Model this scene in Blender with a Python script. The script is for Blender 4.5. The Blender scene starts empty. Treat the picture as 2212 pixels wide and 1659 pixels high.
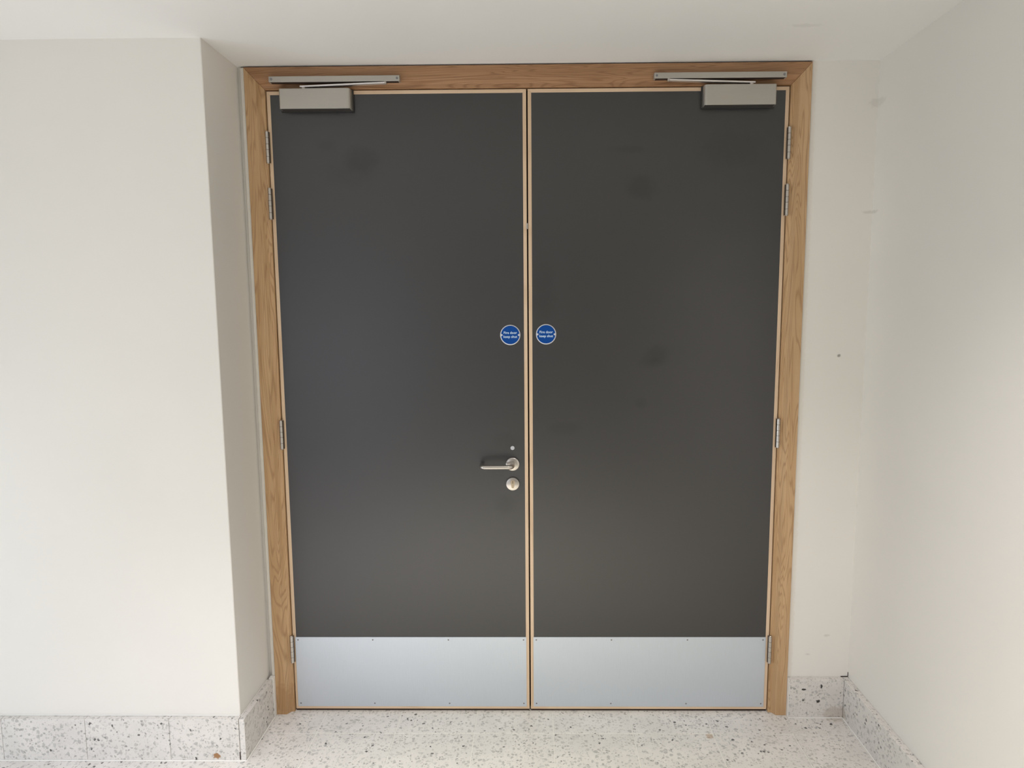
import bpy, bmesh, math, random
from mathutils import Vector, Matrix

S = bpy.context.scene
COL = S.collection
random.seed(4)

# ------------------------------------------------------------------ camera
CX, CY, CZ = 0.02844, -2.57037, 1.65989
YAW, PITCH, ROLL, FPX, PPX = -0.01201, 0.11418, 0.00574, 1427.611, 1140.19

def cam_axes():
    a = Matrix(((math.cos(YAW), -math.sin(YAW), 0), (math.sin(YAW), math.cos(YAW), 0), (0, 0, 1)))
    b = Matrix(((1, 0, 0), (0, math.cos(PITCH), -math.sin(PITCH)), (0, math.sin(PITCH), math.cos(PITCH))))
    c = Matrix(((math.cos(ROLL), 0, -math.sin(ROLL)), (0, 1, 0), (math.sin(ROLL), 0, math.cos(ROLL))))
    return c @ b @ a          # rows: right, forward, up in the room

M3 = cam_axes()
right, fwd, up = Vector(M3[0]), Vector(M3[1]), Vector(M3[2])
cd = bpy.data.cameras.new('camera')
cam = bpy.data.objects.new('camera', cd)
COL.objects.link(cam)
cam.matrix_world = Matrix.Translation((CX, CY, CZ)) @ Matrix((right, up, -fwd)).transposed().to_4x4()
cd.sensor_fit = 'HORIZONTAL'
cd.sensor_width = 36.0
cd.lens = FPX * 36.0 / 2212.0
cd.shift_x = (1106.0 - PPX) / 2212.0
cd.clip_start = 0.05
S.camera = cam

# ------------------------------------------------------------------ light and exposure
S.view_settings.view_transform = 'Standard'
S.view_settings.look = 'None'
S.view_settings.gamma = 1.0
S.view_settings.use_curve_mapping = False
S.view_settings.exposure = 0.0

world = bpy.data.worlds.new('world')
S.world = world
world.use_nodes = True
world.node_tree.nodes['Background'].inputs[0].default_value = (0.8, 0.9, 1.0, 1)
world.node_tree.nodes['Background'].inputs[1].default_value = 0.0

def area(name, loc, direction, sx, sy, rgb, spread=180.0):
    ld = bpy.data.lights.new(name, 'AREA')
    ld.shape = 'RECTANGLE'
    ld.size, ld.size_y = sx, sy
    ld.energy = max(rgb)
    ld.color = [c / max(rgb) for c in rgb]
    ld.spread = math.radians(spread)
    o = bpy.data.objects.new(name, ld)
    COL.objects.link(o)
    o.location = loc
    o.rotation_euler = Vector(direction).to_track_quat('-Z', 'Y').to_euler()
    return o

# assumed daylight: area lights added by windowless walls, rear left and low left
area('assumed_daylight', (-2.4, -4.93, 1.1), (0, 1, 0), 1.8, 2.0, (8.5, 9.6, 12.0))
area('assumed_daylight', (-3.33, -1.8, 0.6), (1, 0, 0), 1.8, 1.1, (18.0, 21.0, 23.5))
# added fill lights without fixtures, aimed down to brighten the floor and its bounce
area('added_ceiling_fill', (-1.1, -1.9, 2.54), (0, 0, -1), 0.6, 0.6, (21.3, 21.0, 24.3), 80.2)
area('added_ceiling_fill', (-0.15, -1.9, 2.54), (0, 0, -1), 0.6, 0.6, (18.0, 18.0, 12.5), 80.2)
area('added_ceiling_fill', (0.6, -1.9, 2.54), (0, 0, -1), 0.6, 0.6, (16.8, 16.0, 16.5), 114.6)

# ------------------------------------------------------------------ helpers
def obj(name, bm, mat, parent=None, smooth=False, bevel=0.0, seg=2):
    me = bpy.data.meshes.new(name)
    bmesh.ops.recalc_face_normals(bm, faces=bm.faces)
    bm.to_mesh(me)
    bm.free()
    me.materials.append(mat)
    o = bpy.data.objects.new(name, me)
    COL.objects.link(o)
    if parent:
        o.parent = parent
    if bevel:
        b = o.modifiers.new('bevel', 'BEVEL')
        b.width = bevel
        b.segments = seg
        b.limit_method = 'ANGLE'
        b.harden_normals = False
    if smooth:
        for p in me.polygons:
            p.use_smooth = True
        try:
            me.set_sharp_from_angle(angle=math.radians(35))
        except Exception:
            pass
    return o

def empty(name, loc=(0, 0, 0)):
    o = bpy.data.objects.new(name, None)
    COL.objects.link(o)
    o.location = loc
    o.empty_display_size = 0.05
    return o

def tag(o, label=None, cat=None, group=None, kind=None):
    if label: o['label'] = label
    if cat: o['category'] = cat
    if group: o['group'] = group
    if kind: o['kind'] = kind
    return o

def adopt(child, parent):
    """Parent without moving the child, whose mesh is written in room coordinates."""
    child.parent = parent
    child.matrix_parent_inverse = Matrix.Translation(parent.location).inverted()
    return child

def box(bm, x0, x1, y0, y1, z0, z1):
    v = [bm.verts.new((x, y, z)) for x in (x0, x1) for y in (y0, y1) for z in (z0, z1)]
    for f in ((0, 1, 3, 2), (4, 6, 7, 5), (0, 4, 5, 1), (2, 3, 7, 6), (0, 2, 6, 4), (1, 5, 7, 3)):
        bm.faces.new([v[i] for i in f])
    return bm

def boxes(*l):
    bm = bmesh.new()
    for b in l:
        box(bm, *b)
    return bm

def prism(bm, pts, axis, a, b):
    """Extrude a 2-D polygon along an axis; pts are the other two coordinates in order."""
    def P(p, t):
        if axis == 'x': return (t, p[0], p[1])
        if axis == 'y': return (p[0], t, p[1])
        return (p[0], p[1], t)
    va = [bm.verts.new(P(p, a)) for p in pts]
    vb = [bm.verts.new(P(p, b)) for p in pts]
    n = len(pts)
    bm.faces.new(va)
    bm.faces.new(vb[::-1])
    for i in range(n):
        bm.faces.new((va[i], va[(i + 1) % n], vb[(i + 1) % n], vb[i]))
    return bm

def circle(cx, cz, r, n=32, a0=0.0):
    return [(cx + r * math.cos(a0 + 2 * math.pi * i / n), cz + r * math.sin(a0 + 2 * math.pi * i / n)) for i in range(n)]

def lathe_y(bm, cx, cz, prof, n=32):
    """Turn (radius, y) around the line x=cx, z=cz."""
    rings = []
    for r, y in prof:
        if r < 1e-6:
            rings.append([bm.verts.new((cx, y, cz))])
        else:
            rings.append([bm.verts.new((cx + r * math.cos(2 * math.pi * i / n), y, cz + r * math.sin(2 * math.pi * i / n))) for i in range(n)])
    for A, B in zip(rings, rings[1:]):
        for i in range(n):
            j = (i + 1) % n
            if len(A) == 1 and len(B) == 1: continue
            if len(A) == 1: bm.faces.new((A[0], B[j], B[i]))
            elif len(B) == 1: bm.faces.new((A[i], A[j], B[0]))
            else: bm.faces.new((A[i], A[j], B[j], B[i]))
    return bm

def lathe_z(bm, cx, cy, prof, n=20):
    rings = []
    for r, z in prof:
        if r < 1e-6:
            rings.append([bm.verts.new((cx, cy, z))])
        else:
            rings.append([bm.verts.new((cx + r * math.cos(2 * math.pi * i / n), cy + r * math.sin(2 * math.pi * i / n), z)) for i in range(n)])
    for A, B in zip(rings, rings[1:]):
        for i in range(n):
            j = (i + 1) % n
            if len(A) == 1 and len(B) == 1: continue
            if len(A) == 1: bm.faces.new((A[0], B[i], B[j]))
            elif len(B) == 1: bm.faces.new((A[i], B[0], A[j]))
            else: bm.faces.new((A[i], B[i], B[j], A[j]))
    return bm

def tube(bm, pts, r, n=16):
    pts = [Vector(p) for p in pts]
    rings = []
    ref = Vector((0, 0, 1))
    for i, p in enumerate(pts):
        d = (pts[min(i + 1, len(pts) - 1)] - pts[max(i - 1, 0)]).normalized()
        u = d.cross(ref).normalized()
        w = u.cross(d).normalized()
        rings.append([bm.verts.new(p + r * (math.cos(2 * math.pi * k / n) * u + math.sin(2 * math.pi * k / n) * w)) for k in range(n)])
    for A, B in zip(rings, rings[1:]):
        for k in range(n):
            j = (k + 1) % n
            bm.faces.new((A[k], A[j], B[j], B[k]))
    bm.faces.new(rings[0][::-1])
    bm.faces.new(rings[-1])
    return bm

# ------------------------------------------------------------------ materials
class NT:
    def __init__(self, name):
        self.m = bpy.data.materials.new(name)
        self.m.use_nodes = True
        self.t = self.m.node_tree
        self.b = self.t.nodes['Principled BSDF']
    def n(self, typ, **kw):
        nd = self.t.nodes.new(typ)
        for k, v in kw.items():
            setattr(nd, k, v)
        return nd
    def put(self, sock, v):
        if isinstance(v, bpy.types.NodeSocket):
            self.t.links.new(v, sock)
        elif v is not None:
            sock.default_value = v
    def pos(self):
        return self.n('ShaderNodeNewGeometry').outputs['Position']
    def math(self, op, a, b=None, c=None, clamp=False):
        nd = self.n('ShaderNodeMath', operation=op, use_clamp=clamp)
        for i, v in enumerate((a, b, c)):
            if v is not None:
                self.put(nd.inputs[i], v)
        return nd.outputs[0]
    def vmath(self, op, a, b=None):
        nd = self.n('ShaderNodeVectorMath', operation=op)
        self.put(nd.inputs[0], a)
        if b is not None:
            self.put(nd.inputs[1], b)
        return nd.outputs['Value'] if op in ('LENGTH', 'DISTANCE') else nd.outputs[0]
    def noise(self, vec, scale, detail=3.0, rough=0.55, dist=0.0, out=0):
        nd = self.n('ShaderNodeTexNoise')
        self.put(nd.inputs['Vector'], vec)
        nd.inputs['Scale'].default_value = scale
        nd.inputs['Detail'].default_value = detail
        nd.inputs['Roughness'].default_value = rough
        nd.inputs['Distortion'].default_value = dist
        return nd.outputs[out]
    def voronoi(self, vec, scale, rnd=1.0):
        nd = self.n('ShaderNodeTexVoronoi')
        self.put(nd.inputs['Vector'], vec)
        nd.inputs['Scale'].default_value = scale
        nd.inputs['Randomness'].default_value = rnd
        return nd.outputs['Distance'], nd.outputs['Color']
    def step(self, v, a, b, lo=0.0, hi=1.0):
        nd = self.n('ShaderNodeMapRange')
        nd.interpolation_type = 'SMOOTHSTEP'
        self.put(nd.inputs['Value'], v)
        nd.inputs['From Min'].default_value = a
        nd.inputs['From Max'].default_value = b
        nd.inputs['To Min'].default_value = lo
        nd.inputs['To Max'].default_value = hi
        return nd.outputs[0]
    def mix(self, f, a, b, mode='MIX'):
        nd = self.n('ShaderNodeMix', data_type='RGBA', blend_type=mode)
        self.put(nd.inputs[0], f)
        self.put(nd.inputs[6], a if isinstance(a, bpy.types.NodeSocket) else (*a, 1))
        self.put(nd.inputs[7], b if isinstance(b, bpy.types.NodeSocket) else (*b, 1))
        return nd.outputs[2]
    def bump(self, h, strength=0.2, dist=0.001):
        nd = self.n('ShaderNodeBump')
        nd.inputs['Strength'].default_value = strength
        nd.inputs['Distance'].default_value = dist
        self.put(nd.inputs['Height'], h)
        self.t.links.new(nd.outputs[0], self.b.inputs['Normal'])
    def base(self, col=None, rough=None, metal=None, spec=None):
        if col is not None:
            self.put(self.b.inputs['Base Color'], col if isinstance(col, bpy.types.NodeSocket) else (*col, 1))
        if rough is not None: self.put(self.b.inputs['Roughness'], rough)
        if metal is not None: self.put(self.b.inputs['Metallic'], metal)
        if spec is not None: self.put(self.b.inputs['Specular IOR Level'], spec)
    def spot(self, p, c, r, n, soft=0.6):
        """0..1 mask of an uneven mark of half-size r around point c."""
        d = self.vmath('LENGTH', self.vmath('DIVIDE', self.vmath('SUBTRACT', p, c), r))
        d = self.math('ADD', d, self.math('MULTIPLY', self.math('SUBTRACT', n, 0.5), 1.6))
        return self.step(d, 1.0 - soft * 0.5, 1.0 + soft * 0.5, 1.0, 0.0)

def mat_paint(name, col, marks=()):
    k = NT(name)
    p = k.pos()
    tone = k.noise(p, 1.3, 2.0)
    c = k.mix(k.step(tone, 0.35, 0.65), [v * 0.985 for v in col], [min(1, v * 1.01) for v in col])
    if marks:
        n = k.noise(p, 60.0, 3.0)
        for cc, rr, amt, mc in marks:
            c = k.mix(k.math('MULTIPLY', k.spot(p, cc, rr, n, 0.9), amt), c, mc)
    k.base(c, 0.62, 0.0, 0.3)
    k.bump(k.noise(p, 420.0, 3.0, 0.6), 0.12, 0.0006)
    return k.m

def mat_terrazzo(name, base, marks=(), tint=1.0):
    k = NT(name)
    p0 = k.pos()
    info = k.n('ShaderNodeObjectInfo')
    shift = k.vmath('MULTIPLY', info.outputs['Random'], (0, 0, 0))
    comb = k.n('ShaderNodeCombineXYZ')
    k.put(comb.inputs[0], k.math('MULTIPLY', info.outputs['Random'], 7.3))
    k.put(comb.inputs[1], k.math('MULTIPLY', info.outputs['Random'], 3.1))
    k.put(comb.inputs[2], k.math('MULTIPLY', info.outputs['Random'], 5.7))
    p = k.vmath('ADD', p0, comb.outputs[0])
    wob = k.noise(p, 55.0, 3.0, 0.6, 0.0, 1)
    w = k.vmath('ADD', p, k.vmath('MULTIPLY', k.vmath('SUBTRACT', wob, (0.5, 0.5, 0.5)), (0.020, 0.020, 0.020)))
    cloud = k.noise(p, 9.0, 3.0)
    c = k.mix(k.step(cloud, 0.3, 0.7), [v * 0.95 for v in base], [min(0.95, v * 1.04) for v in base])
    # pale matrix chips, mid greys, then the few dark ones
    for scale, lo, hi, r0, ca, cb, amt in (
            (190.0, 0.35, 0.75, 0.46, (0.54, 0.525, 0.495), (0.70, 0.68, 0.64), 0.40),
            (105.0, 0.36, 0.72, 0.46, (0.42, 0.405, 0.38), (0.60, 0.58, 0.545), 0.58),
            (66.0, 0.52, 0.82, 0.46, (0.34, 0.33, 0.31), (0.56, 0.54, 0.51), 0.62),
            (92.0, 0.80, 0.92, 0.40, (0.24, 0.235, 0.22), (0.40, 0.385, 0.36), 0.78),
            (72.0, 0.955, 0.97, 0.36, (0.05, 0.048, 0.044), (0.14, 0.135, 0.125), 0.95)):
        vec = k.vmath('ADD', w, (scale * 0.37, scale * 0.11, scale * 0.73))
        d, colr = k.voronoi(vec, scale)
        sep = k.n('ShaderNodeSeparateColor')
        k.put(sep.inputs[0], colr)
        size = k.math('MULTIPLY', k.step(sep.outputs[0], lo, hi), r0)
        m = k.math('MULTIPLY', k.step(k.math('SUBTRACT', size, d), -0.02, 0.05), amt)
        m = k.math('MULTIPLY', m, k.math('GREATER_THAN', sep.outputs[0], lo))
        c = k.mix(m, c, k.mix(sep.outputs[1], ca, cb))
    if marks:
        n = k.noise(p0, 90.0, 2.0)
        for cc, rr, amt, mc in marks:
            c = k.mix(k.math('MULTIPLY', k.spot(p0, cc, rr, n, 0.5), amt), c, mc)
    k.base(c, 0.42, 0.0, 0.4)
    k.bump(k.noise(p, 260.0, 2.0), 0.05, 0.0005)
    return k.m

def mat_wood(name, axis, light, mid, dark, rings=11.0, seed=0.0, rough=0.42, ring_amt=0.75, marks=()):
    k = NT(name)
    p = k.vmath('ADD', k.pos(), (seed, seed * 0.7, seed * 1.3))
    sc = (1.0, 1.0, 0.10) if axis == 'z' else (0.10, 1.0, 1.0)
    v = k.vmath('MULTIPLY', p, sc)
    n1 = k.noise(v, 9.0, 2.5, 0.5, 0.9)
    ring = k.math('FRACT', k.math('MULTIPLY', n1, rings))
    line = k.math('SUBTRACT', 1.0, k.math('ABSOLUTE', k.math('SUBTRACT', k.math('MULTIPLY', ring, 2.0), 1.0)))
    line = k.step(line, 0.45, 1.0)
    tone = k.noise(v, 24.0, 3.0, 0.6)
    c = k.mix(k.step(tone, 0.3, 0.72), mid, light)
    c = k.mix(k.math('MULTIPLY', line, ring_amt), c, dark)
    fsc = (1.0, 1.0, 0.022) if axis == 'z' else (0.022, 1.0, 1.0)
    fib = k.noise(k.vmath('MULTIPLY', p, fsc), 420.0, 2.0, 0.7)
    c = k.mix(k.step(fib, 0.56, 0.8, 0.0, 0.42), c, dark)
    for cc, rr, amt, mc in marks:
        c = k.mix(k.math('MULTIPLY', k.spot(k.pos(), cc, rr, k.noise(k.pos(), 40.0, 3.0), 0.7), amt), c, mc)
    k.base(c, rough, 0.0, 0.4)
    k.bump(fib, 0.10, 0.0004)
    return k.m

def mat_metal(name, col, rough, brushed=None, metal=1.0):
    k = NT(name)
    p = k.pos()
    if brushed:
        f = k.noise(k.vmath('MULTIPLY', p, brushed), 900.0, 2.0, 0.6)
        k.base(k.mix(f, [v * 0.93 for v in col], [min(1, v * 1.05) for v in col]),
               k.step(f, 0.2, 0.8, rough - 0.04, rough + 0.06), metal)
        k.bump(f, 0.05, 0.0002)
    else:
        k.base(col, rough, metal)
    return k.m

def mat_plain(name, col, rough=0.5, spec=0.4):
    k = NT(name)
    n = k.noise(k.pos(), 30.0, 2.0)
    k.base(k.mix(n, [v * 0.95 for v in col], [min(1, v * 1.05) for v in col]), rough, 0.0, spec)
    return k.m

DOOR_SMUDGES = [  # centre, half size, strength: hand and rub marks on the laminate
    ((-0.628, 0, 2.221), (0.055, 0.05, 0.04), 0.45), ((-0.66, 0, 2.17), (0.09, 0.05, 0.045), 0.2),
    ((-0.757, 0, 2.273), (0.03, 0.05, 0.018), 0.25), ((-0.098, 0, 0.88), (0.035, 0.05, 0.035), 0.3),
    ((-0.09, 0, 1.143), (0.05, 0.05, 0.025), 0.2),
    ((0.43, 0, 2.111), (0.05, 0.05, 0.04), 0.45), ((0.385, 0, 2.251), (0.06, 0.05, 0.012), 0.3),
    ((0.76, 0, 2.25), (0.10, 0.05, 0.06), 0.25), ((0.502, 0, 1.475), (0.04, 0.05, 0.035), 0.45),
    ((0.475, 0, 1.445), (0.035, 0.05, 0.02), 0.35), ((0.441, 0, 1.289), (0.022, 0.05, 0.018), 0.3),
    ((0.142, 0, 1.189), (0.06, 0.05, 0.025), 0.25), ((0.06, 0, 1.74), (0.04, 0.05, 0.09), 0.22),
    ((0.05, 0, 1.66), (0.05, 0.05, 0.05), 0.16),
]

def mat_laminate(name):
    k = NT(name)
    p = k.pos()
    n = k.noise(p, 22.0, 4.0, 0.65)
    c = k.mix(k.noise(p, 1.1, 2.0), (0.0175, 0.0165, 0.0175), (0.0205, 0.0195, 0.0205))
    r = 0.36
    sp = 0.97
    for cc, rr, amt in DOOR_SMUDGES:
        m = k.math('MULTIPLY', k.spot(p, cc, rr, n, 1.2), amt)
        c = k.mix(m, c, (0.020, 0.020, 0.020))
        sp = k.math('MULTIPLY', sp, k.math('SUBTRACT', 1.0, k.math('MULTIPLY', m, 0.35)))
    k.base(c, r, 0.0, sp)
    k.bump(k.noise(p, 700.0, 2.0), 0.04, 0.0003)
    return k.m

WALL = (0.835, 0.803, 0.750)
M_wall = mat_paint('white_wall_paint', WALL, [
    ((1.194, -0.022, 1.472), (0.006, 0.02, 0.006), 0.8, (0.25, 0.23, 0.20)),
    ((1.292, -0.03, 2.402), (0.03, 0.04, 0.014), 0.28, (0.55, 0.52, 0.46)),
    ((1.292, -0.03, 2.01), (0.03, 0.03, 0.006), 0.35, (0.5, 0.47, 0.42)),
    ((1.054, -0.022, 1.3), (0.010, 0.02, 3.0), 0.16, (0.62, 0.52, 0.36)),
    ((1.20, -0.022, 0.34), (0.012, 0.02, 0.005), 0.35, (0.5, 0.47, 0.42)),
    ((1.125, -0.022, 0.26), (0.01, 0.02, 0.004), 0.30, (0.5, 0.47, 0.42))])
M_ceil = mat_paint('white_ceiling_paint', (0.84, 0.825, 0.80), [
    ((0.90, -0.33, 2.553), (0.045, 0.012, 0.03), 0.18, (0.5, 0.48, 0.45))])
M_terrazzo = mat_terrazzo('terrazzo_tile', (0.745, 0.712, 0.672), [
    ((-1.158, -0.311, 0.020), (0.013, 0.02, 0.0105), 1.0, (0.36, 0.19, 0.085)),
    ((1.238, -0.046, 0.02), (0.05, 0.03, 0.03), 0.35, (0.36, 0.27, 0.18)),
    ((1.165, -0.046, 0.073), (0.0085, 0.02, 0.0065), 1.0, (0.045, 0.04, 0.035)),
    ((1.176, -0.046, 0.137), (0.0045, 0.02, 0.009), 1.0, (0.05, 0.045, 0.04)),
    ((1.106, -0.046, 0.123), (0.010, 0.02, 0.0035), 1.0, (0.055, 0.05, 0.045)),
    ((0.70, -0.16, 0.0), (0.014, 0.016, 0.02), 0.6, (0.42, 0.27, 0.14)),
])
M_grout = mat_plain('pale_grout', (0.86, 0.84, 0.79), 0.7)
M_bead = mat_plain('white_sealant', (0.86, 0.84, 0.80), 0.5)
M_trim = mat_plain('pale_filler', (0.74, 0.71, 0.65), 0.6)
M_oak_z = mat_wood('oak_upright', 'z', (0.61, 0.405, 0.225), (0.53, 0.335, 0.172), (0.31, 0.165, 0.068), 30, 1.7, 0.42, 0.5,
                   [((-1.02, -0.02, 0.055), (0.06, 0.06, 0.07), 0.5, (0.36, 0.20, 0.08))])
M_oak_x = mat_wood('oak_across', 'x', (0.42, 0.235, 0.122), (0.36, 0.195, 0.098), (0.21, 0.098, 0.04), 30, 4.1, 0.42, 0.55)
M_lip_z = mat_wood('ash_lipping_upright', 'z', (0.79, 0.60, 0.42), (0.73, 0.535, 0.36), (0.55, 0.375, 0.225), 5, 8.3, 0.5, 0.35)
M_lip_x = mat_wood('ash_lipping_across', 'x', (0.79, 0.60, 0.42), (0.73, 0.535, 0.36), (0.55, 0.375, 0.225), 5, 9.3, 0.5, 0.35)
M_lam = mat_laminate('charcoal_laminate')
M_kick = mat_metal('satin_aluminium', (0.69, 0.75, 0.825), 0.48, (1.0, 1.0, 0.03), 0.85)
M_steel = mat_metal('satin_steel', (0.56, 0.525, 0.485), 0.27)
M_closer = mat_metal('silver_closer_paint', (0.50, 0.475, 0.43), 0.42, (0.03, 1.0, 1.0), 0.75)
M_dark = mat_plain('dark_rebate_and_shade', (0.035, 0.018, 0.012), 0.8)  # rebate and stop colour, also painted shade under leaves and rails
M_under = mat_plain('painted_closer_shade', (0.05, 0.046, 0.042), 0.7)
M_arm = mat_metal('bright_arm', (0.80, 0.76, 0.75), 0.35)
M_hinge_shade = mat_plain('painted_hinge_shade', (0.075, 0.048, 0.034), 0.8)
M_black = mat_plain('dark_keyway', (0.10, 0.08, 0.06), 0.6)
M_screw = mat_metal('dull_screw', (0.30, 0.30, 0.32), 0.5)
M_blue = mat_plain('blue_sign_face', (0.0, 0.065, 0.32), 0.5, 0.2)
M_rim = mat_metal('sign_rim', (0.62, 0.64, 0.68), 0.4, None, 0.6)
M_white = mat_plain('white_print', (0.62, 0.80, 0.98), 0.5)
M_crack = mat_plain('crack_dirt', (0.05, 0.03, 0.025), 0.9)

# ------------------------------------------------------------------ the setting
XL, XR, YN, YB = -3.4, 1.2925, -5.0, 0.12
PX, PY, YW, ZC = -1.0731, -0.2859, -0.0215, 2.5534
HW, H = 0.975, 2.4715
FX = 1.0455           # outer edge of the oak frame
SK, ST = 0.164, 0.0247

floor = obj('floor', boxes((XL, XR, YN, YB, -0.10, -0.0018)), M_grout)
tag(floor, 'terrazzo tiled floor with pale grout lines in front of the double door', 'floor', kind='structure')
P, G = 0.312, 0.0034
def tile_mesh(x0, x1, y0, y1):
    bm = bmesh.new()
    w, d, b = x1 - x0, y1 - y0, 0.0007
    lo = [bm.verts.new(v) for v in ((0, 0, -0.0017), (w, 0, -0.0017), (w, d, -0.0017), (0, d, -0.0017))]
    mi = [bm.verts.new(v) for v in ((0, 0, -b), (w, 0, -b), (w, d, -b), (0, d, -b))]
    hi = [bm.verts.new(v) for v in ((b, b, 0), (w - b, b, 0), (w - b, d - b, 0), (b, d - b, 0))]
    for A, B in ((lo, mi), (mi, hi)):
        for i in range(4):
            j = (i + 1) % 4
            bm.faces.new((A[i], A[j], B[j], B[i]))
    bm.faces.new(hi)
    bm.faces.new(lo[::-1])
    bmesh.ops.recalc_face_normals(bm, faces=bm.faces)
    me = bpy.data.meshes.new('tile')
    bm.to_mesh(me)
    bm.free()
    me.materials.append(M_terrazzo)
    return me
tile_cache = {}
xs = [0.093 + P * k for k in range(-12, 5)]
ys = [-0.148 + P * k for k in range(-16, 2)]
for i in range(len(xs) - 1):
    for j in range(len(ys) - 1):
        x0, x1 = max(xs[i] + G / 2, XL), min(xs[i + 1] - G / 2, XR)
        y0, y1 = max(ys[j] + G / 2, YN), min(ys[j + 1] - G / 2, YB)
        if x1 - x0 < 0.01 or y1 - y0 < 0.01: continue
        if x1 < PX and y0 > PY: continue
        key = (round(x1 - x0, 4), round(y1 - y0, 4))
        if key not in tile_cache:
            tile_cache[key] = tile_mesh(x0, x1, y0, y1)
        o = bpy.data.objects.new('tile', tile_cache[key])
        COL.objects.link(o)
        o.location = (x0, y0, 0)
        o.parent = floor

ceiling = obj('ceiling', boxes((XL, XR, YN, YB, ZC, ZC + 0.1)), M_ceil)
tag(ceiling, 'plain white painted ceiling directly above the door frame', 'ceiling', kind='structure')

wl = obj('wall_left', prism(bmesh.new(), [(XL, YB), (XL, PY), (PX - 0.003, PY), (PX - 0.0009, PY + 0.0009), (PX, PY + 0.003), (PX, YB)], 'z', 0.0, ZC), M_wall)
tag(wl, 'white wall block projecting forward on the left of the double door', 'wall', kind='structure')
wb = obj('wall_back', boxes((PX, -FX, -0.010, YB, 0, ZC), (FX, XR, YW, YB, 0, ZC), (-FX, FX, 0.03, YB, H + 0.072, ZC)), M_wall)
tag(wb, 'white wall strip to the right of the oak door frame', 'wall', kind='structure')
wr = obj('wall_right', boxes((XR, XR + 0.1, YN, YB, -0.1, ZC + 0.1)), M_wall)
tag(wr, 'long white side wall at the right edge of the photo', 'wall', kind='structure')
wn = obj('wall_near', boxes((XL - 0.1, XR + 0.1, YN - 0.1, YN, -0.1, ZC + 0.1)), M_wall)
tag(wn, 'white wall behind the camera', 'wall', kind='structure')
ws = obj('wall_far_left', boxes((XL - 0.1, XL, YN, YB, -0.1, ZC + 0.1)), M_wall)
tag(ws, 'white wall beyond the left edge of the photo', 'wall', kind='structure')

# terrazzo skirtings, each slab a piece of its own, with their grout beads
def skirting(name, label, slabs, beads=()):
    root = empty(name, (slabs[0][0], slabs[0][2], 0))
    tag(root, label, 'skirting', kind='structure')
    for s in slabs:
        adopt(obj('skirting_tile', boxes(s), M_terrazzo, bevel=0.0012, seg=2), root)
    for s in beads:
        adopt(obj('grout_bead', boxes(s), M_bead, bevel=0.0015), root)
    return root

Z0, g = 0.0035, 0.0012
sl = []
x1 = -1.0700
x0 = -1.3285
while x1 > XL + 0.02:
    sl.append((max(x0, XL) + g / 2, x1 - g / 2, PY - ST, PY, Z0, SK))
    x1, x0 = x0, x0 - 0.312
skirting('baseboard_left', 'speckled terrazzo skirting along the front of the left wall block', sl,
         [(XL, PX + ST - 0.001, PY - ST - 0.004, PY, 0.0, 0.0034), (XL, PX - 0.001, PY - 0.004, PY, SK, SK + 0.004)])
skirting('baseboard_return', 'terrazzo skirting on the shaded return beside the left door jamb',
         [(PX + 0.0045, PX + ST, PY - ST, -0.046, Z0, SK)],
         [(PX + ST - 0.001, PX + ST + 0.005, PY - ST - 0.004, -0.046, 0.0, 0.0034),
          (PX, PX + 0.0044, PY, -0.046, SK - 0.03, SK),
          (PX + 0.008, -FX + 0.0001, -0.045, YW, 0.0, SK + 0.004)])
skirting('baseboard_back', 'short terrazzo skirting between the right door jamb and the corner',
         [(FX + 0.003, XR - ST - 0.001, YW - ST, YW, Z0, SK)],
         [(FX + 0.0002, XR - ST, YW - ST - 0.003, YW, 0.0, 0.0034), (FX + 0.0001, FX + 0.0029, YW - ST, YW, 0.0034, SK)])
sl = []
y1 = YW - ST + 0.0240
while y1 > YN + 0.05:
    y0 = max(y1 - 0.624, YN)
    sl.append((XR - ST, XR, y0 + g / 2, y1 - g / 2, Z0, SK))
    y1 = y0
skirting('baseboard_right', 'terrazzo skirting running along the right side wall', sl,
         [(XR - ST - 0.004, XR, YN, YW - ST - 0.003, 0.0, 0.0034)])

# little open crack where the plaster meets the skirting in the right corner
adopt(obj('crack', boxes((XR - 0.0022, XR - 0.0002, YW - 0.0016, YW - 0.0002, SK + 0.001, SK + 0.020),
                         (XR - 0.030, XR - 0.0025, YW - 0.0030, YW - 0.0002, SK + 0.0003, SK + 0.0032)), M_crack), wr)
adopt(obj('crack', boxes((PX + 0.0005, PX + 0.0042, PY - ST - 0.0001, PY - 0.006, 0.006, 0.036)), M_crack), bpy.data.objects['baseboard_return'])

# ------------------------------------------------------------------ oak frame
# cross-section from the outer edge to the rebate: (offset inwards from the frame edge, y)
PROF = [(0.0, 0.11), (0.0, -0.028), (0.0415, -0.028), (0.0545, -0.0085), (FX - HW - 0.0030, -0.0085), (FX - HW - 0.0030, 0.11)]
ZT = 2.5487                      # top of the frame
KZ = (ZT - H - 0.003) / (FX - HW - 0.003)
frame = empty('trim_1', (0, 0, 0))
tag(frame, 'oak door frame with mitred corners around the charcoal double door', 'door frame', kind='structure')
def jamb(sgn):
    bm = bmesh.new()
    va, vb = [], []
    for o_, y in PROF:
        x = sgn * (FX - o_)
        va.append(bm.verts.new((x, y, 0.0)))
        vb.append(bm.verts.new((x, y, ZT - KZ * o_)))
    n = len(PROF)
    bm.faces.new(va); bm.faces.new(vb[::-1])
    for i in range(n):
        bm.faces.new((va[i], va[(i + 1) % n], vb[(i + 1) % n], vb[i]))
    return obj('jamb', bm, M_oak_z, frame, bevel=0.0012)
jamb(-1); jamb(1)
bm = bmesh.new()
va, vb = [], []
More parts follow.
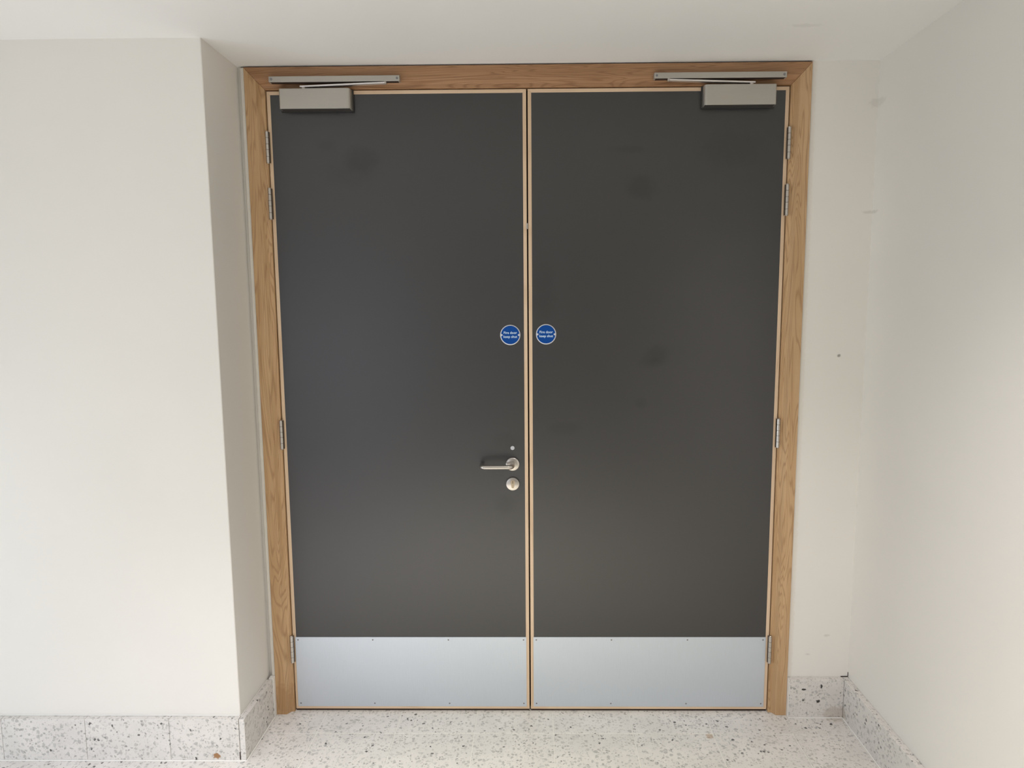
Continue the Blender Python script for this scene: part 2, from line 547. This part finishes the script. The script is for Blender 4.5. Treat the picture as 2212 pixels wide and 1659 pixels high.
for o_, y in PROF:
    va.append(bm.verts.new((-(FX - o_) + 0.0003, y, ZT - KZ * o_)))
    vb.append(bm.verts.new(((FX - o_) - 0.0003, y, ZT - KZ * o_)))
bm.faces.new(va); bm.faces.new(vb[::-1])
for i in range(len(PROF)):
    bm.faces.new((va[i], va[(i + 1) % len(PROF)], vb[(i + 1) % len(PROF)], vb[i]))
obj('head', bm, M_oak_x, frame, bevel=0.0012)
stop = boxes((-HW - 0.0028, -HW + 0.02, 0.056, 0.11, 0, H + 0.0028), (HW - 0.02, HW + 0.0028, 0.056, 0.11, 0, H + 0.0028),
             (-HW + 0.02, HW - 0.02, 0.056, 0.11, H - 0.02, H + 0.0028))
obj('door_stop', stop, M_dark, frame)

bead = obj('trim_2', boxes((-1.0590, -FX - 0.0004, -0.0255, -0.010, SK + 0.005, ZC - 0.006)), M_trim, bevel=0.002)
tag(bead, 'white sealant strip between the left jamb and the wall return', 'sealant', kind='structure')

# ------------------------------------------------------------------ door leaves
L = 0.0135     # lipping width
def door(name, label, x0, x1, sgn):
    """sgn -1: hinged on the left; +1: hinged on the right."""
    zb, zt, T = 0.0085, H, 0.054
    root = empty(name, ((x0 + x1) / 2, 0, 0))
    tag(root, label, 'door', kind='structure')
    adopt(obj('panel', boxes((x0 + L, x1 - L, 0.0006, T, zb + L, zt - L)), M_lam), root)
    def lip(pts, mat):
        bm = bmesh.new()
        prism(bm, pts, 'y', 0.0, T)
        return adopt(obj('lipping', bm, mat, bevel=0.0009), root)
    lip([(x0, zb), (x0 + L, zb + L), (x0 + L, zt - L), (x0, zt)], M_lip_z)
    lip([(x1, zb), (x1, zt), (x1 - L, zt - L), (x1 - L, zb + L)], M_lip_z)
    lip([(x0, zt), (x0 + L, zt - L), (x1 - L, zt - L), (x1, zt)], M_lip_x)
    lip([(x0, zb), (x1, zb), (x1 - L, zb + L), (x0 + L, zb + L)], M_lip_x)
    # kick plate with eight screws
    ka, kb = (x0 + 0.0095, x1 - 0.0115) if sgn < 0 else (x0 + 0.0115, x1 - 0.0125)
    kp = adopt(obj('kick_plate', boxes((ka, kb, -0.0014, -0.0001, 0.0195, 0.3225)), M_kick, bevel=0.0006), root)
    kp['label'] = 'satin aluminium kick plate'
    for zz in (0.0335, 0.3105):
        for t in (0.0125, 0.3365, 0.6635, 0.9875):
            xx = ka + (kb - ka) * t
            bm = lathe_y(bmesh.new(), xx, zz, [(0.0, -0.0024), (0.0012, -0.0024), (0.0026, -0.0021), (0.0033, -0.0015), (0.0033, -0.0010)], 12)
            s = obj('screw', bm, M_screw, smooth=True)
            s.parent = kp
    adopt(obj('door_gap_shade', boxes((x0 + 0.001, x1 - 0.001, 0.0025, 0.02, 0.0006, 0.0084)), M_dark), root)  # dark strip added as painted shade in the gap under the leaf
    # hinges: five-knuckle barrels
    xh = (x0 - 0.0012) if sgn < 0 else (x1 + 0.0012)
    for zc in (2.266, 2.059, 1.1685, 0.275):
        prof = []
        a, b = zc - 0.0565, zc + 0.0565
        prof += [(0.0, a - 0.003), (0.0045, a - 0.003), (0.0062, a - 0.001)]
        kn = [0.0, 0.2, 0.42, 0.6, 0.8, 1.0]
        for u, v in zip(kn, kn[1:]):
            p0, p1 = a + (b - a) * u, a + (b - a) * v
            prof += [(0.0058, p0 + 0.0002), (0.0070, p0 + 0.0009), (0.0070, p1 - 0.0009), (0.0058, p1 - 0.0002)]
        prof += [(0.0062, b + 0.001), (0.0045, b + 0.003), (0.0, b + 0.003)]
        bm = lathe_z(bmesh.new(), xh, -0.0120, prof, 18)
        box(bm, xh - 0.0010, xh + 0.0010, -0.0115, 0.02, a, b)
        h = adopt(obj('hinge', bm, M_steel, smooth=True), root)
        r_ = obj('hinge_shade', boxes((xh - 0.0080, xh + 0.0080, -0.0092, -0.0045, a, b)), M_hinge_shade)  # dark box behind the barrel, painting the shade around the hinge
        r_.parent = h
    return root

d1 = door('door_1', 'left charcoal door leaf with lever handle and aluminium kick plate', -HW, -0.0028, -1)
d2 = door('door_2', 'right charcoal door leaf without a handle', 0.0028, HW, 1)
# meeting rebate behind the centre joint, carried by the right leaf
adopt(obj('meeting_rebate', boxes((-0.0025, 0.0024, 0.028, 0.054, 0.0085, H)), M_dark), d2)
# bright latch keep edge seen in the joint
adopt(obj('edge_bolt', boxes((-0.0052, 0.0012, -0.0006, 0.008, 1.960, 1.982)), M_steel, bevel=0.0005), d1)

# lever handle
rx, rz = -0.0645, 1.046
bm = lathe_y(bmesh.new(), rx, rz, [(0.0, -0.0092), (0.012, -0.0092), (0.0235, -0.0088), (0.0262, -0.0072), (0.0270, -0.0045), (0.0270, 0.0002)], 48)
rose = adopt(obj('handle_rose', bm, M_steel, smooth=True), d1)
path = [(rx, -0.006, rz), (rx, -0.036, rz)]
for i in range(1, 7):
    a = math.pi / 2 * i / 6
    path.append((rx - 0.018 * (1 - math.cos(a)), -0.040 - 0.018 * math.sin(a), rz))
path += [(rx - 0.05, -0.0585, rz), (rx - 0.09, -0.0585, rz)]
for i in range(0, 7):
    a = math.pi / 2 * i / 6
    path.append((rx - 0.104 - 0.017 * math.sin(a), -0.0415 - 0.017 * math.cos(a), rz))
path += [(rx - 0.121, -0.030, rz), (rx - 0.121, -0.014, rz)]
lever = obj('lever', tube(bmesh.new(), path, 0.0088, 20), M_steel, smooth=True, bevel=0.001)
lever.parent = rose
rose['label'] = 'round satin steel rose'

ez = 0.9655
bm = lathe_y(bmesh.new(), rx - 0.0003, ez, [(0.0, -0.0080), (0.0225, -0.0080), (0.0255, -0.0070), (0.0268, -0.0045), (0.0268, 0.0002)], 48)
esc = adopt(obj('keyhole_escutcheon', bm, M_steel, smooth=True), d1)
cyl = [(rx + 0.0085 * math.cos(a), ez + 0.0085 + 0.0085 * math.sin(a)) for a in [math.pi * (-0.2 + 1.4 * i / 16) for i in range(17)]]
cyl += [(rx - 0.0050, ez - 0.0130), (rx - 0.003, ez - 0.0160), (rx + 0.003, ez - 0.0160), (rx + 0.0050, ez - 0.0130)]
c = obj('lock_cylinder', prism(bmesh.new(), cyl, 'y', -0.0100, -0.0075), mat_metal('brass_lock', (0.46, 0.38, 0.28), 0.35), bevel=0.0006)
c.parent = esc
c = obj('keyway', boxes((rx - 0.0012, rx + 0.0012, -0.0106, -0.0098, ez + 0.003, ez + 0.014)), M_black)
c.parent = esc
bm = bmesh.new()
prism(bm, circle(rx, 1.1105, 0.0085, 8, 0.0), 'y', -0.0020, 0.0002)
adopt(obj('indicator', bm, M_rim, bevel=0.0008), d1)

# ------------------------------------------------------------------ fire door signs
def text_mesh(txt, size, mat, x, z, y, name):
    cu = bpy.data.curves.new('words', 'FONT')
    cu.body = txt
    cu.size = size
    cu.align_x = 'CENTER'
    cu.align_y = 'CENTER'
    cu.extrude = 0.00012
    cu.offset = 0.00028
    cu.resolution_u = 3
    tmp = bpy.data.objects.new('words', cu)
    COL.objects.link(tmp)
    dg = bpy.context.evaluated_depsgraph_get()
    me = bpy.data.meshes.new_from_object(tmp.evaluated_get(dg))
    bpy.data.objects.remove(tmp)
    me.transform(Matrix.Translation((x, y, z)) @ Matrix.Rotation(math.pi / 2, 4, 'X'))
    me.materials.clear()
    me.materials.append(mat)
    o = bpy.data.objects.new(name, me)
    COL.objects.link(o)
    return o

def fire_sign(x, z, label, tilt=0.0):
    root = empty('fire_door_sign', (x, 0, z))
    tag(root, label, 'sign', 'fire door signs on the meeting stiles')
    R = 0.0392
    bm = lathe_y(bmesh.new(), x, z, [(0.0, -0.0011), (R - 0.0012, -0.0011), (R, -0.0006), (R, -0.0001)], 56)
    adopt(obj('sign_plate', bm, M_rim, smooth=True), root)
    bm = lathe_y(bmesh.new(), x, z, [(0.0, -0.00145), (R - 0.0036, -0.00145), (R - 0.0034, -0.0010)], 56)
    adopt(obj('sign_face', bm, M_blue, smooth=True), root)
    for i, (t, dz) in enumerate((('Fire door', 0.0083), ('keep shut', -0.0070))):
        w = adopt(text_mesh(t, 0.0135, M_white, x, z + dz, -0.0016, 'lettering'), root)
    for s in (-1, 1):
        bm = lathe_y(bmesh.new(), x + s * 0.0335, z, [(0.0, -0.0026), (0.0022, -0.0025), (0.0042, -0.0017), (0.0042, -0.0011)], 14)
        adopt(obj('screw', bm, M_rim, smooth=True), root)
    return root
fire_sign(-0.0695, 1.5570, 'round blue fire door sign on the left leaf above the lever handle')
fire_sign(0.0695, 1.5590, 'round blue fire door sign on the right leaf, the one without a handle')

# ------------------------------------------------------------------ overhead closers
def closer(s, label):
    """s -1: on the left leaf, s +1: on the right leaf."""
    root = empty('door_closer', (s * 0.776, 0, 2.43))
    tag(root, label, 'door closer', 'overhead closers at the top of the doors')
    X = lambda x: s * x          # x grows from the meeting joint to the hinges
    a, b, yf, z0, z1 = 0.6510, 0.9150, -0.037, 2.3975, 2.4700
    # rounded vertical edge on the side nearer the middle
    r = 0.014
    pts = [(X(b), 0.0), (X(b), yf + 0.003), (X(b - 0.003), yf)]
    pts += [(X(a + r - r * math.sin(t)), yf + r - r * math.cos(t)) for t in [math.pi / 2 * i / 6 for i in range(7)]]
    pts += [(X(a), 0.0)]
    pts = [(px, min(py, -0.0002)) for px, py in pts]
    body = adopt(obj('closer_body', prism(bmesh.new(), pts, 'z', z0, z1), M_closer, bevel=0.0015), root)
    adopt(obj('closer_shade_plate', boxes((min(X(a - 0.004), X(b + 0.004)), max(X(a - 0.004), X(b + 0.004)), -0.009, -0.0003, z0 - 0.0025, z1 + 0.001),
                                 (min(X(a + 0.004), X(b - 0.004)), max(X(a + 0.004), X(b - 0.004)), yf + 0.003, -0.009, z0 - 0.0006, z0 + 0.001)), M_under), root)  # dark plates painting the shade around and beneath the closer body
    # guide rail on the frame head
    tr = adopt(obj('guide_rail', boxes((min(X(0.4645), X(0.9455)), max(X(0.4645), X(0.9455)), -0.050, -0.0282, 2.4880, 2.5085)), M_closer, bevel=0.0015), root)
    sl0 = obj('rail_slot_shade', boxes((min(X(0.470), X(0.940)), max(X(0.470), X(0.940)), -0.0465, -0.0290, 2.4876, 2.4885)), M_dark)  # dark strip stands for the rail's slot and the shade below it
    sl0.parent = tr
    for xx in (0.474, 0.936):
        bm = lathe_y(bmesh.new(), X(xx), 2.4983, [(0.0, -0.0508), (0.0016, -0.0508), (0.0022, -0.0514), (0.0040, -0.0512), (0.0044, -0.0498)], 14)
        sc = obj('screw', bm, M_screw, smooth=True)
        sc.parent = tr
        sc.matrix_parent_inverse = tr.matrix_parent_inverse.copy()
        sc.matrix_parent_inverse = Matrix.Identity(4)
    # spindle on the body, flat arm and slider under the rail
    bm = lathe_z(bmesh.new(), X(0.826), -0.024, [(0.0, 2.4695), (0.010, 2.4695), (0.010, 2.4720), (0.0085, 2.4790), (0.0, 2.4790)], 20)
    adopt(obj('spindle', bm, M_steel, smooth=True), root)
    p0, p1 = Vector((X(0.836), -0.030, 2.4765)), Vector((X(0.518), -0.044, 2.4825))
    d = (p1 - p0).normalized()
    w = d.cross(Vector((0, 0, 1))).normalized() * 0.009
    hgt = Vector((0, 0, 0.0030))
    bm = bmesh.new()
    vs = [bm.verts.new(p + i * w + j * hgt) for p in (p0, p1) for i in (-1, 1) for j in (-1, 1)]
    for f in ((0, 1, 3, 2), (4, 6, 7, 5), (0, 4, 5, 1), (2, 3, 7, 6), (0, 2, 6, 4), (1, 5, 7, 3)):
        bm.faces.new([vs[i] for i in f])
    arm = adopt(obj('closer_arm', bm, M_arm, bevel=0.0012), root)
    bm = lathe_z(bmesh.new(), X(0.5195), -0.0405, [(0.0, 2.4795), (0.007, 2.4800), (0.0075, 2.4850), (0.0075, 2.4885), (0.0, 2.4885)], 18)
    sl_ = obj('slider', bm, M_steel, smooth=True)
    sl_.parent = arm
    sl_.matrix_parent_inverse = Matrix.Identity(4)
    return root
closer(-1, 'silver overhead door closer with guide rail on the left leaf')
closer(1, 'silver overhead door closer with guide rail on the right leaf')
